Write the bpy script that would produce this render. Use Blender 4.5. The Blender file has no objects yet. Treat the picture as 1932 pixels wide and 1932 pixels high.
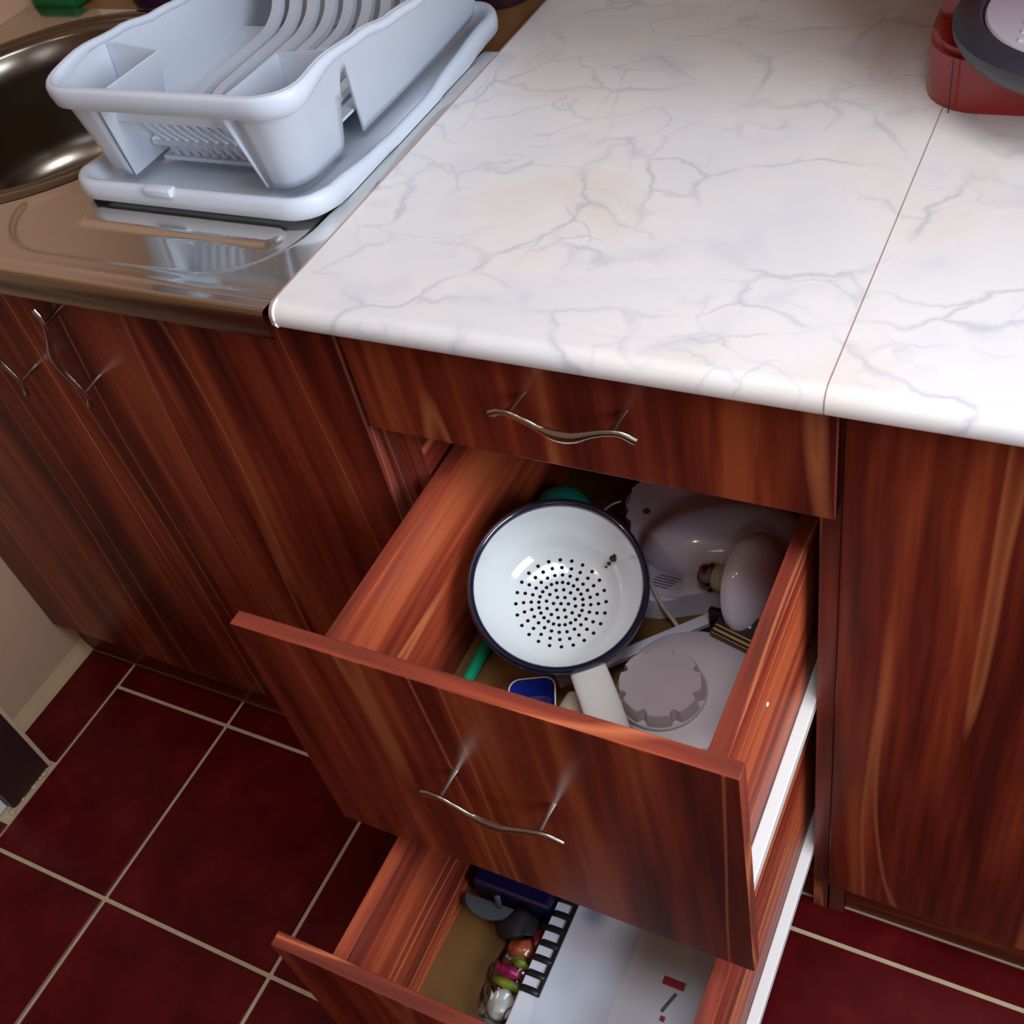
import bpy, bmesh, math, random
from mathutils import Vector, Matrix
random.seed(7)
S = bpy.context.scene
COL = S.collection
# ------------------------------------------------------------------ camera
cam = bpy.data.cameras.new('camera'); cam_o = bpy.data.objects.new('camera', cam); COL.objects.link(cam_o)
RX = (0.88590, 0.42597, -0.18367); RY = (0.19870, -0.70625, -0.67951); RZ = (-0.41916, 0.56548, -0.71031)
m = Matrix.Identity(4)
for r in range(3):
    m[r][0] = RX[r]; m[r][1] = -RY[r]; m[r][2] = -RZ[r]
m.translation = Vector((0.52745, -0.54502, 1.28649))
cam_o.matrix_world = m
cam.sensor_width = 36; cam.lens = 36*2110.65/1932; cam.clip_start = .02
cam.dof.use_dof = False
S.camera = cam_o
# ------------------------------------------------------------------ world, light, exposure
S.view_settings.view_transform = 'Standard'; S.view_settings.look = 'None'
S.view_settings.exposure = 0.45; S.view_settings.gamma = 1.0; S.view_settings.use_curve_mapping = False
W = bpy.data.worlds.new('daylight'); S.world = W; W.use_nodes = True
W.node_tree.nodes['Background'].inputs[0].default_value = (.62, .78, 1, 1)
W.node_tree.nodes['Background'].inputs[1].default_value = 1.2
def area(name, loc, target, sx, sy, power, color):
    l = bpy.data.lights.new(name, 'AREA'); l.shape = 'RECTANGLE'; l.size = sx; l.size_y = sy; l.energy = power; l.color = color
    o = bpy.data.objects.new(name, l); COL.objects.link(o); o.location = loc
    o.rotation_euler = (Vector(target)-Vector(loc)).to_track_quat('-Z', 'Y').to_euler(); return o
area('window_daylight', (1.44, -.40, 1.40), (.1, -.05, .75), .75, .75, 18.5, (.82, .90, 1.0))
area('front_fill_light', (1.15, -2.27, 1.65), (.35, -.1, .6), 1.0, 1.0, 7.5, (.78, .86, 1.0))  # added fill light near the front wall; no window there
area('ceiling_panel_light', (.75, -.42, 2.46), (.60, -.34, 0), 0.7, .5, 13, (.88, .92, 1.0))
ceil_l = bpy.data.lights.new('ceiling_lamp_light', 'POINT'); ceil_l.energy = 4.0; ceil_l.color = (1, .74, .5); ceil_l.shadow_soft_size = .035
ceil_o = bpy.data.objects.new('ceiling_lamp_light', ceil_l); COL.objects.link(ceil_o); ceil_o.location = (-.2, -1.0, 2.3)

# ------------------------------------------------------------------ material helpers
def new_mat(name):
    mt = bpy.data.materials.new(name); mt.use_nodes = True
    nt = mt.node_tree; b = nt.nodes['Principled BSDF']; return mt, nt, b
def N(nt, t, **k):
    n = nt.nodes.new(t)
    for a, v in k.items():
        if hasattr(n, a): setattr(n, a, v)
        else: n.inputs[a].default_value = v
    return n
def plain(name, col, rough=.5, metal=0, coat=0, spec=.5, var=.0, scale=60, trans=0, alpha=1, bump=0, sss=0):
    mt, nt, b = new_mat(name); L = nt.links
    b.inputs['Roughness'].default_value = rough; b.inputs['Metallic'].default_value = metal
    b.inputs['Coat Weight'].default_value = coat; b.inputs['Specular IOR Level'].default_value = spec
    b.inputs['Transmission Weight'].default_value = trans; b.inputs['Alpha'].default_value = alpha
    tc = N(nt, 'ShaderNodeTexCoord'); nz = N(nt, 'ShaderNodeTexNoise'); nz.inputs['Scale'].default_value = scale; nz.inputs['Detail'].default_value = 4
    L.new(tc.outputs['Object'], nz.inputs['Vector'])
    mx = N(nt, 'ShaderNodeMix', data_type='RGBA'); L.new(nz.outputs['Fac'], mx.inputs['Factor'])
    mx.inputs[6].default_value = (*[c*(1-var) for c in col], 1); mx.inputs[7].default_value = (*[min(1, c*(1+var)) for c in col], 1)
    L.new(mx.outputs[2], b.inputs['Base Color'])
    if bump:
        bp = N(nt, 'ShaderNodeBump'); bp.inputs['Strength'].default_value = bump; bp.inputs['Distance'].default_value = .001
        L.new(nz.outputs['Fac'], bp.inputs['Height']); L.new(bp.outputs[0], b.inputs['Normal'])
    return mt
def ramp(nt, pts):
    r = N(nt, 'ShaderNodeValToRGB'); e = r.color_ramp.elements
    while len(e) < len(pts): e.new(.5)
    for i, (p, c) in enumerate(pts): e[i].position = p; e[i].color = (*c, 1)
    return r
def wood(name, axis, tint=1.0, seed=0.0, across=17.0, rough=.36, wash=0.0):
    """plum laminate: streaks run along `axis` (0,1,2)"""
    mt, nt, b = new_mat(name); L = nt.links
    tc = N(nt, 'ShaderNodeTexCoord')
    mp = N(nt, 'ShaderNodeMapping'); L.new(tc.outputs['Object'], mp.inputs['Vector'])
    sc = [1, 1, 1]; sc[axis] = .055
    mp.inputs['Location'].default_value = (seed, seed*.7, seed*.3)
    wv = N(nt, 'ShaderNodeTexNoise'); wv.inputs['Scale'].default_value = 2.2; wv.inputs['Detail'].default_value = 1
    L.new(mp.outputs[0], wv.inputs['Vector'])
    sb = N(nt, 'ShaderNodeVectorMath', operation='SUBTRACT'); L.new(wv.outputs['Color'], sb.inputs[0]); sb.inputs[1].default_value = (.5, .5, .5)
    scl = N(nt, 'ShaderNodeVectorMath', operation='SCALE'); L.new(sb.outputs[0], scl.inputs[0]); scl.inputs['Scale'].default_value = .028
    ad = N(nt, 'ShaderNodeVectorMath', operation='ADD'); L.new(mp.outputs[0], ad.inputs[0]); L.new(scl.outputs[0], ad.inputs[1])
    m2 = N(nt, 'ShaderNodeMapping'); L.new(ad.outputs[0], m2.inputs['Vector']); m2.inputs['Scale'].default_value = sc
    n1 = N(nt, 'ShaderNodeTexNoise'); n1.inputs['Scale'].default_value = across; n1.inputs['Detail'].default_value = 3; n1.inputs['Roughness'].default_value = .55
    n2 = N(nt, 'ShaderNodeTexNoise'); n2.inputs['Scale'].default_value = across*5; n2.inputs['Detail'].default_value = 3
    n3 = N(nt, 'ShaderNodeTexNoise'); n3.inputs['Scale'].default_value = across*1.15; n3.inputs['Detail'].default_value = 0
    for n in (n1, n2): L.new(m2.outputs[0], n.inputs['Vector'])
    m3 = N(nt, 'ShaderNodeVectorMath', operation='ADD'); L.new(m2.outputs[0], m3.inputs[0]); m3.inputs[1].default_value = (3.7, 5.1, 1.3)
    L.new(m3.outputs[0], n3.inputs['Vector'])
    mi = N(nt, 'ShaderNodeMath', operation='MULTIPLY_ADD'); L.new(n2.outputs['Fac'], mi.inputs[0]); mi.inputs[1].default_value = .34; L.new(n1.outputs['Fac'], mi.inputs[2])
    t = tint
    r = ramp(nt, [(.53, (.060*t, .0070*t, .0040*t)), (.62, (.112*t, .0135*t, .0062*t)), (.71, (.178*t, .026*t, .0095*t)), (.80, (.260*t, .052*t, .017*t))])
    L.new(mi.outputs[0], r.inputs[0])
    # thin pale streaks where n3 crosses a level
    ab = N(nt, 'ShaderNodeMath', operation='SUBTRACT'); L.new(n3.outputs['Fac'], ab.inputs[0]); ab.inputs[1].default_value = .6
    ab2 = N(nt, 'ShaderNodeMath', operation='ABSOLUTE'); L.new(ab.outputs[0], ab2.inputs[0])
    st = N(nt, 'ShaderNodeMapRange'); L.new(ab2.outputs[0], st.inputs['Value']); st.inputs['From Min'].default_value = .0; st.inputs['From Max'].default_value = .022
    st.inputs['To Min'].default_value = .78; st.inputs['To Max'].default_value = 0
    mx = N(nt, 'ShaderNodeMix', data_type='RGBA'); L.new(st.outputs[0], mx.inputs['Factor']); L.new(r.outputs[0], mx.inputs[6]); mx.inputs[7].default_value = (.36*t, .105*t, .038*t, 1)
    mw = N(nt, 'ShaderNodeMix', data_type='RGBA'); mw.inputs['Factor'].default_value = wash; L.new(mx.outputs[2], mw.inputs[6]); mw.inputs[7].default_value = (.42, .17, .12, 1)
    L.new(mw.outputs[2], b.inputs['Base Color'])
    b.inputs['Roughness'].default_value = rough; b.inputs['Specular IOR Level'].default_value = .28
    bp = N(nt, 'ShaderNodeBump'); bp.inputs['Strength'].default_value = .08; bp.inputs['Distance'].default_value = .0006
    L.new(n2.outputs['Fac'], bp.inputs['Height']); L.new(bp.outputs[0], b.inputs['Normal'])
    return mt
def marble():
    mt, nt, b = new_mat('worktop_marble_laminate'); L = nt.links
    tc = N(nt, 'ShaderNodeTexCoord')
    nz = N(nt, 'ShaderNodeTexNoise'); nz.inputs['Scale'].default_value = 7; nz.inputs['Detail'].default_value = 6; L.new(tc.outputs['Object'], nz.inputs['Vector'])
    sb = N(nt, 'ShaderNodeVectorMath', operation='SUBTRACT'); L.new(nz.outputs['Color'], sb.inputs[0]); sb.inputs[1].default_value = (.5, .5, .5)
    sc = N(nt, 'ShaderNodeVectorMath', operation='SCALE'); L.new(sb.outputs[0], sc.inputs[0]); sc.inputs['Scale'].default_value = .16
    ad = N(nt, 'ShaderNodeVectorMath', operation='ADD'); L.new(tc.outputs['Object'], ad.inputs[0]); L.new(sc.outputs[0], ad.inputs[1])
    col = None
    def vein(scale, width, lo, hi, off, power):
        mp = N(nt, 'ShaderNodeMapping'); L.new(ad.outputs[0], mp.inputs['Vector']); mp.inputs['Location'].default_value = (off, off, off*.4)
        mp.inputs['Rotation'].default_value = (0, 0, .5); mp.inputs['Scale'].default_value = (1, 1.25, 1)
        v = N(nt, 'ShaderNodeTexVoronoi', feature='DISTANCE_TO_EDGE'); v.inputs['Scale'].default_value = scale; L.new(mp.outputs[0], v.inputs['Vector'])
        mr = N(nt, 'ShaderNodeMapRange'); L.new(v.outputs['Distance'], mr.inputs['Value']); mr.inputs['From Max'].default_value = width
        mr.inputs['To Min'].default_value = 1; mr.inputs['To Max'].default_value = 0
        pw = N(nt, 'ShaderNodeMath', operation='POWER'); L.new(mr.outputs[0], pw.inputs[0]); pw.inputs[1].default_value = power
        mk = N(nt, 'ShaderNodeTexNoise'); mk.inputs['Scale'].default_value = 11; mk.inputs['Detail'].default_value = 2; L.new(mp.outputs[0], mk.inputs['Vector'])
        m2 = N(nt, 'ShaderNodeMapRange'); L.new(mk.outputs['Fac'], m2.inputs['Value']); m2.inputs['From Min'].default_value = lo; m2.inputs['From Max'].default_value = hi
        mu = N(nt, 'ShaderNodeMath', operation='MULTIPLY'); L.new(pw.outputs[0], mu.inputs[0]); L.new(m2.outputs[0], mu.inputs[1]); return mu
    base = N(nt, 'ShaderNodeTexNoise'); base.inputs['Scale'].default_value = 9; base.inputs['Detail'].default_value = 3; L.new(ad.outputs[0], base.inputs['Vector'])
    r = ramp(nt, [(.35, (.74, .72, .71)), (.55, (.80, .755, .72)), (.7, (.77, .695, .64))]); L.new(base.outputs['Fac'], r.inputs[0])
    cur = r.outputs[0]
    for (s, w, lo, hi, off, p, c, k) in ((8.5, .045, .40, .62, 0, 1.4, (.40, .41, .48), .55), (15, .05, .50, .68, 3.3, 1.5, (.47, .46, .53), .5), (6, .11, .52, .72, 7.1, 1.6, (.50, .51, .60), .5)):
        v = vein(s, w, lo, hi, off, p)
        kk = N(nt, 'ShaderNodeMath', operation='MULTIPLY'); L.new(v.outputs[0], kk.inputs[0]); kk.inputs[1].default_value = k
        mx = N(nt, 'ShaderNodeMix', data_type='RGBA'); L.new(kk.outputs[0], mx.inputs['Factor']); L.new(cur, mx.inputs[6]); mx.inputs[7].default_value = (*c, 1); cur = mx.outputs[2]
    L.new(cur, b.inputs['Base Color']); b.inputs['Roughness'].default_value = .34; b.inputs['Specular IOR Level'].default_value = .5
    return mt
def steel(name, col=(.50, .43, .36), rough=.11):
    mt, nt, b = new_mat(name); L = nt.links
    b.inputs['Metallic'].default_value = 1; b.inputs['Base Color'].default_value = (*col, 1)
    tc = N(nt, 'ShaderNodeTexCoord'); nz = N(nt, 'ShaderNodeTexNoise'); nz.inputs['Scale'].default_value = 14; nz.inputs['Detail'].default_value = 3; L.new(tc.outputs['Object'], nz.inputs['Vector'])
    mr = N(nt, 'ShaderNodeMapRange'); L.new(nz.outputs['Fac'], mr.inputs['Value']); mr.inputs['To Min'].default_value = rough*.7; mr.inputs['To Max'].default_value = rough*1.4
    L.new(mr.outputs[0], b.inputs['Roughness'])
    bp = N(nt, 'ShaderNodeBump'); bp.inputs['Strength'].default_value = .12; bp.inputs['Distance'].default_value = .002; L.new(nz.outputs['Fac'], bp.inputs['Height']); L.new(bp.outputs[0], b.inputs['Normal'])
    return mt
def tile_mat():
    mt, nt, b = new_mat('dark_red_glazed_tile'); L = nt.links
    tc = N(nt, 'ShaderNodeTexCoord'); nz = N(nt, 'ShaderNodeTexNoise'); nz.inputs['Scale'].default_value = 12; nz.inputs['Detail'].default_value = 8; nz.inputs['Roughness'].default_value = .65
    oi = N(nt, 'ShaderNodeObjectInfo'); ad = N(nt, 'ShaderNodeVectorMath', operation='ADD'); L.new(tc.outputs['Object'], ad.inputs[0]); L.new(oi.outputs['Location'], ad.inputs[1]); L.new(ad.outputs[0], nz.inputs['Vector'])
    r = ramp(nt, [(.35, (.052, .0012, .0020)), (.55, (.080, .0026, .0040)), (.72, (.115, .0075, .0070))]); L.new(nz.outputs['Fac'], r.inputs[0])
    L.new(r.outputs[0], b.inputs['Base Color']); b.inputs['Roughness'].default_value = .30; b.inputs['Specular IOR Level'].default_value = .16
    bp = N(nt, 'ShaderNodeBump'); bp.inputs['Strength'].default_value = .06; bp.inputs['Distance'].default_value = .002; L.new(nz.outputs['Fac'], bp.inputs['Height']); L.new(bp.outputs[0], b.inputs['Normal'])
    return mt
WX = wood('plum_laminate_edge_grain', 0, 1.75, 2.0, 26, .4, .1); WY = wood('plum_laminate_drawer_side', 1, 2.1, 5.0, 17, .42, .03); WZ = wood('plum_laminate_front', 2, 1.05, 1.0, 17)
WZ2 = wood('plum_laminate_door', 2, 1.0, 9.0, 16); WZE = wood('plum_laminate_vertical_edge', 2, 1.6, 4.0, 26, .4, .15); WDARK = wood('plum_laminate_plinth', 0, .75, 6.0, 14)
MARBLE = marble(); STEEL = steel('brushed_stainless_steel', (.70, .67, .63), .11); CHROME = steel('satin_nickel', (.58, .54, .48), .2); TILE = tile_mat()
EDGE = plain('raw_brown_edge', (.42, .24, .17), .6, var=.15); OCHRE = plain('ochre_hardboard', (.145, .068, .014), .5, var=.18, scale=25)
GROUT = plain('beige_grout', (.43, .32, .20), .85, var=.18, scale=90, bump=.3)
WALLM = plain('cream_wall_paint', (.46, .28, .175), .8, var=.05, scale=12); CEILM = plain('ceiling_paint', (.48, .44, .42), .85, var=.03)
BLACK = plain('black_plastic', (.012, .011, .013), .35); RACK = plain('pale_blue_plastic', (.58, .63, .71), .42, var=.02, scale=200)
WHITE = plain('white_slide_enamel', (.80, .80, .76), .35); ENAM = plain('white_enamel', (.78, .80, .80), .12, coat=.4, var=.01); NAVY = plain('navy_enamel', (.010, .010, .026), .15, coat=.5)
LILAC = plain('grey_lilac_plastic', (.84, .80, .94), .14, coat=.5, var=.02); LGREY = plain('light_grey_plastic', (.56, .48, .50), .4, var=.02); GREYK = plain('warm_grey_plastic', (.46, .38, .40), .5, var=.03)
CREAM = plain('cream_plastic', (.62, .52, .38), .45, var=.03); GREEN = plain('green_plastic', (.0, .30, .14), .4); BLUEP = plain('deep_blue_plastic', (.012, .02, .20), .3)
DARKG = plain('dark_green_plastic', (.0, .26, .17), .4)
# ------------------------------------------------------------------ mesh helpers
def finish(name, bm, mats, parent=None, smooth=False, loc=None, angle=None):
    bmesh.ops.recalc_face_normals(bm, faces=bm.faces)
    me = bpy.data.meshes.new(name); bm.to_mesh(me); bm.free()
    if not isinstance(mats, (list, tuple)): mats = [mats]
    for q in mats: me.materials.append(q)
    if smooth:
        me.polygons.foreach_set('use_smooth', [True]*len(me.polygons))
        if angle: me.set_sharp_from_angle(angle=math.radians(angle))
    o = bpy.data.objects.new(name, me); COL.objects.link(o)
    if parent: o.parent = parent
    if loc: o.location = loc
    return o
def box_bm(bm, x0, x1, y0, y1, z0, z1, bevel=0, seg=2, mi=0):
    M = Matrix.Translation(((x0+x1)/2, (y0+y1)/2, (z0+z1)/2)) @ Matrix.Diagonal((x1-x0, y1-y0, z1-z0, 1))
    g = bmesh.ops.create_cube(bm, size=1, matrix=M); vs = g['verts']
    fs = list({f for v in vs for f in v.link_faces})
    for f in fs: f.material_index = mi
    if bevel:
        es = list({e for v in vs for e in v.link_edges})
        bmesh.ops.bevel(bm, geom=es, offset=bevel, segments=seg, affect='EDGES', profile=.5)
    return fs
def box(name, b, mats, parent=None, bevel=.0008, matfn=None, smooth=False):
    bm = bmesh.new(); box_bm(bm, *b, bevel=bevel)
    bm.normal_update()
    if matfn:
        for f in bm.faces: f.material_index = matfn(f.normal)
    return finish(name, bm, mats, parent, smooth)
def tube_bm(bm, pts, rad, n=12, caps=True, up=Vector((0, 0, 1)), mi=0):
    """sweep an ellipse; rad = list of (a,b) or float"""
    pts = [Vector(p) for p in pts]; rings = []
    for i, p in enumerate(pts):
        t = (pts[min(i+1, len(pts)-1)]-pts[max(i-1, 0)]).normalized()
        a = t.cross(up)
        if a.length < 1e-4: a = t.cross(Vector((1, 0, 0)))
        a.normalize(); b_ = a.cross(t).normalized()
        r = rad[i] if isinstance(rad, list) else rad
        if not isinstance(r, tuple): r = (r, r)
        rings.append([bm.verts.new(p+a*r[0]*math.cos(2*math.pi*k/n)+b_*r[1]*math.sin(2*math.pi*k/n)) for k in range(n)])
    for i in range(len(rings)-1):
        for k in range(n):
            f = bm.faces.new((rings[i][k], rings[i][(k+1) % n], rings[i+1][(k+1) % n], rings[i+1][k])); f.material_index = mi
    if caps:
        bm.faces.new(rings[0]).material_index = mi; bm.faces.new(rings[-1][::-1]).material_index = mi
def lathe_bm(bm, prof, n=48, M=Matrix.Identity(4), mi=0, close=False):
    rings = []
    for r, z in prof:
        if r < 1e-6: rings.append([bm.verts.new(M @ Vector((0, 0, z)))])
        else: rings.append([bm.verts.new(M @ Vector((r*math.cos(2*math.pi*k/n), r*math.sin(2*math.pi*k/n), z))) for k in range(n)])
    for a, b in zip(rings, rings[1:]):
        for k in range(n):
            if len(a) == 1 and len(b) == 1: continue
            if len(a) == 1: f = bm.faces.new((a[0], b[k], b[(k+1) % n]))
            elif len(b) == 1: f = bm.faces.new((a[k], a[(k+1) % n], b[0]))
            else: f = bm.faces.new((a[k], a[(k+1) % n], b[(k+1) % n], b[k]))
            f.material_index = mi
def prism_bm(bm, poly, z0, z1, mi=0, top=None):
    top = top or poly
    a = [bm.verts.new((x, y, z0)) for x, y in poly]; b = [bm.verts.new((x, y, z1)) for x, y in top]
    n = len(poly)
    for i in range(n): bm.faces.new((a[i], a[(i+1) % n], b[(i+1) % n], b[i])).material_index = mi
    bm.faces.new(a[::-1]).material_index = mi; bm.faces.new(b).material_index = mi
def spline(P, n=8):
    P = [Vector(p) for p in P]; out = []
    for i in range(len(P)-1):
        p0 = P[max(i-1, 0)]; p1 = P[i]; p2 = P[i+1]; p3 = P[min(i+2, len(P)-1)]
        for k in range(n):
            t = k/n
            out.append(.5*((2*p1)+(p2-p0)*t+(2*p0-5*p1+4*p2-p3)*t*t+(3*p1-p0-3*p2+p3)*t**3))
    out.append(P[-1]); return out
def rrect(x0, x1, y0, y1, r, nc=6):
    pts = []
    for cx, cy, a0 in ((x1-r, y0+r, -90), (x1-r, y1-r, 0), (x0+r, y1-r, 90), (x0+r, y0+r, 180)):
        for k in range(nc+1):
            a = math.radians(a0+90*k/nc); pts.append((cx+r*math.cos(a), cy+r*math.sin(a)))
    return pts
def root(name, loc, label, cat, group=None):
    o = bpy.data.objects.new(name, None); COL.objects.link(o); o.location = loc; o.empty_display_size = .05
    tag(o, label, cat, group); return o
def tag(o, label, cat, group=None):
    o['label'] = label; o['category'] = cat
    if group: o['group'] = group
def attach(o, r):
    """parent keeping world placement (mesh coordinates are world coordinates)"""
    o.parent = r; o.matrix_parent_inverse = r.matrix_basis.inverted() if r.type == 'EMPTY' else Matrix.Identity(4); return o
def struct(o): o['kind'] = 'structure'; return o
def interp(tab, y):
    if y <= tab[0][0]: return tab[0][1]
    for (a, va), (b, vb) in zip(tab, tab[1:]):
        if y <= b:
            t = (y-a)/(b-a); t = t*t*(3-2*t); return va+(vb-va)*t
    return tab[-1][1]

# ------------------------------------------------------------------ room
XL, XR, YB, YF, ZC = -.775, 1.5, .585, -2.3, 2.5
floor = struct(box('floor', (XL-1.2, XR, YF, YB, -.05, -.0025), GROUT, bevel=0))
TX, TY, G = .271, .279, .0055
tilebm = {}
def add_tile(x0, x1, y0, y1):
    w, d = round(x1-x0, 4), round(y1-y0, 4)
    if w < .01 or d < .01: return
    key = (w, d)
    if key not in tilebm:
        bm = bmesh.new(); box_bm(bm, 0, w, 0, d, -.006, 0, bevel=.0012, seg=1)
        me = bpy.data.meshes.new('tile'); bm.to_mesh(me); bm.free(); me.materials.append(TILE); tilebm[key] = me
    o = bpy.data.objects.new('tile', tilebm[key]); COL.objects.link(o); o.location = (x0, y0, random.uniform(-.0003, .0003)); o.parent = floor
xs = [-.4583+TX*k for k in range(0, 11)]; xs = [-1.95, -1.5, -1.05, -.6735] + xs
ys = [-.0223-TY*k for k in range(0, 9)][::-1] + [.0215]
for i in range(len(xs)-1):
    for j in range(len(ys)-1):
        x0, x1, y0, y1 = xs[i]+G/2, xs[i+1]-G/2, ys[j]+G/2, ys[j+1]-G/2
        if xs[i] < -.70:
            continue
        if ys[j+1] > .02: y1 = .0205
        add_tile(x0, min(x1, XR), y0, y1)
# the column of narrower tiles beside the wall: one long tile ends at the door frame
add_tile(XL+.002, -.6763, -.163, .0205)
for k in range(1, 8): add_tile(XL-.9, -.672-G/2, -.262-TY*k, -.262-TY*(k-1)-G)
struct(box('wall_back', (XL-.1, XR, YB, YB+.1, 0, ZC), plain('pale_cream_backsplash', (.80, .70, .60), .35, var=.03, scale=8), bevel=0))
struct(box('wall_left', (XL-.1, XL, -.145, YB, 0, ZC), WALLM, bevel=0))
struct(box('wall_far_left', (XL-1.3, XL-1.2, YF, YB, 0, ZC), WALLM, bevel=0))
struct(box('wall_front', (XL-1.3, XR+.1, YF-.1, YF, 0, ZC), WALLM, bevel=0))
struct(box('ceiling', (XL-1.3, XR+.1, YF, YB, ZC, ZC+.1), CEILM, bevel=0))
bm = bmesh.new()   # right wall with a window opening
wy0, wy1, wz0, wz1 = -.88, -.02, .92, 1.9
for b in ((XR, XR+.12, YF, wy0, 0, ZC), (XR, XR+.12, wy1, YB, 0, ZC), (XR, XR+.12, wy0, wy1, 0, wz0), (XR, XR+.12, wy0, wy1, wz1, ZC)): box_bm(bm, *b)
struct(finish('wall_right', bm, WALLM))
bm = bmesh.new(); t = .05
for b in ((XR+.03, XR+.09, wy0, wy1, wz0, wz0+t), (XR+.03, XR+.09, wy0, wy1, wz1-t, wz1), (XR+.03, XR+.09, wy0, wy0+t, wz0, wz1), (XR+.03, XR+.09, wy1-t, wy1, wz0, wz1), (XR+.03, XR+.09, (wy0+wy1)/2-.03, (wy0+wy1)/2+.03, wz0, wz1)): box_bm(bm, *b, bevel=.004)
win = struct(finish('window_1', bm, plain('window_frame_paint', (.7, .7, .68), .4)))
bm = bmesh.new(); box_bm(bm, XR-.06, XR+.03, wy0-.04, wy1+.04, wz0-.03, wz0, bevel=.004)
sill = finish('window_sill', bm, win.data.materials[0]); sill.parent = win
# rough plaster fillet along the foot of the left wall
bm = bmesh.new(); prism = [(XL, 0), (XL+.014, 0), (XL+.011, .006), (XL+.004, .015), (XL, .022)]
a = [bm.verts.new((x, -.145, z)) for x, z in prism]; b = [bm.verts.new((x, .03, z)) for x, z in prism]
for i in range(5): bm.faces.new((a[i], a[(i+1) % 5], b[(i+1) % 5], b[i]))
bm.faces.new(a[::-1]); bm.faces.new(b)
struct(finish('baseboard_left', bm, plain('yellowed_plaster', (.42, .29, .16), .8, var=.1, scale=30)))
# dark timber door frame at the end of the left wall
DF = plain('dark_brown_door_timber', (.030, .008, .008), .45, var=.3, scale=20)
door = struct(box('door_1', (XL-.12, -.6800, -.245, -.172, 0, 2.05), DF, bevel=.002))
bm = bmesh.new(); box_bm(bm, XL-.02, -.6805, -.172, -.1655, 0, 2.05, bevel=.001)
cs = finish('caulk_strip', bm, GROUT); cs.parent = door
bm = bmesh.new(); box_bm(bm, XL-.11, -.695, -.275, -.2455, 0, 2.05, bevel=.002)
ds = finish('door_stop', bm, plain('pale_grey_paint', (.55, .58, .58), .4)); ds.parent = door
bm = bmesh.new()      # crumbling grout along its foot
for k in range(11):
    cx, cy = -.681+random.uniform(-.004, .003), -.178-.0072*k; r = random.uniform(.002, .0048)
    if k in (5,): continue
    bmesh.ops.create_icosphere(bm, subdivisions=2, radius=1, matrix=Matrix.Translation((cx, cy, .0005)) @ Matrix.Diagonal((r, r*1.1, .0022, 1)))
gc = finish('crumbled_grout', bm, GROUT); gc['kind'] = 'stuff'; gc.parent = floor

# ------------------------------------------------------------------ cabinets
T = .0136
def frontmat(n): return 0 if abs(n.y) > .6 else (1 if abs(n.z) > .6 else 2)   # face / top+bottom edge / side edge
FM = [WZ, WX, WZE]
def front(name, x0, x1, z0, z1, y, parent, mats=FM):
    return box(name, (x0, x1, y, y+T, z0, z1), mats, parent, bevel=.0011, matfn=frontmat)
def sidemat(n): return 1 if abs(n.y) > .6 else 0
CARC = [wood('plum_laminate_carcass', 2, 1.0, 3.0, 12), WZE]
def handle_bm(L=.118):
    """wavy bow handle along +x, standing off towards -y, centred"""
    bm = bmesh.new(); P = []; Rr = []
    HT = [(0, .0005), (.12, .0056), (.27, .0008), (.42, -.0062), (.57, -.0062), (.75, .0018), (.89, .0048), (1, -.0010)]
    sp = spline([(a, b, 0) for a, b in HT], 12); HP = []
    for i in range(45):
        t = i/44; HP.append(min(sp, key=lambda v: abs(v.x-t)))
    n = 44
    for i in range(n+1):
        t = i/n; x = (t-.5)*L
        z = HP[i].y
        y = -.0245 - .003*math.sin(t*math.pi)
        w = .0030+.0030*math.exp(-((t-.5)/.14)**2)+.0007*math.exp(-((t-.02)/.05)**2)+.0007*math.exp(-((t-.98)/.05)**2)
        P.append((x, y, z)); Rr.append((.0018+.4*(w-.0024), w))
    tube_bm(bm, P, Rr, 10)
    for t in (.155, .845):
        i = int(t*n); p = P[i]
        tube_bm(bm, [(p[0], p[1], p[2]), (p[0], -.012, p[2]*.6), (p[0], 0, p[2]*.4)], [(.0030, .0020), (.0024, .0016), (.0038, .0028)], 10)
    return bm
hm = None
def handle(parent, loc, rot=0, lab='wavy satin nickel bow handle'):
    global hm
    if hm is None:
        o = finish('handle', handle_bm(), CHROME, smooth=True, angle=50); hm = o.data
    else:
        o = bpy.data.objects.new('handle', hm); COL.objects.link(o)
    o.parent = parent; o.location = loc; o.rotation_euler = (0, rot, 0); return o

# sink base unit
sc = root('sink_cabinet', (-.39, .25, 0), 'reddish brown wood-look cabinet with two tall doors under the steel sink', 'cabinet')
attach(box('side_panel', (-.772, -.756, .0136, .55, .088, .785), CARC, bevel=.0005, matfn=sidemat), sc)
attach(box('side_panel', (-.0185, -.0035, .0136, .55, 0, .785), CARC, bevel=.0005, matfn=sidemat), sc)
attach(box('plinth', (-.772, -.0185, .0225, .038, 0, .086), WDARK, bevel=.0005), sc)
attach(box('bottom_panel', (-.756, -.0185, .0136, .55, .088, .104), CARC, bevel=.0005), sc)
dl = attach(front('door', -.7705, -.3965, .0895, .783, 0, None, [WZ2, WX, WZE]), sc)
dr = attach(front('door', -.3935, -.0045, .0895, .783, 0, None, [WZ2, WX, WZE]), sc)
handle(dl, (-.4145, 0, .705), math.pi/2); handle(dr, (-.323, 0, .709), math.pi/2)

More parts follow.
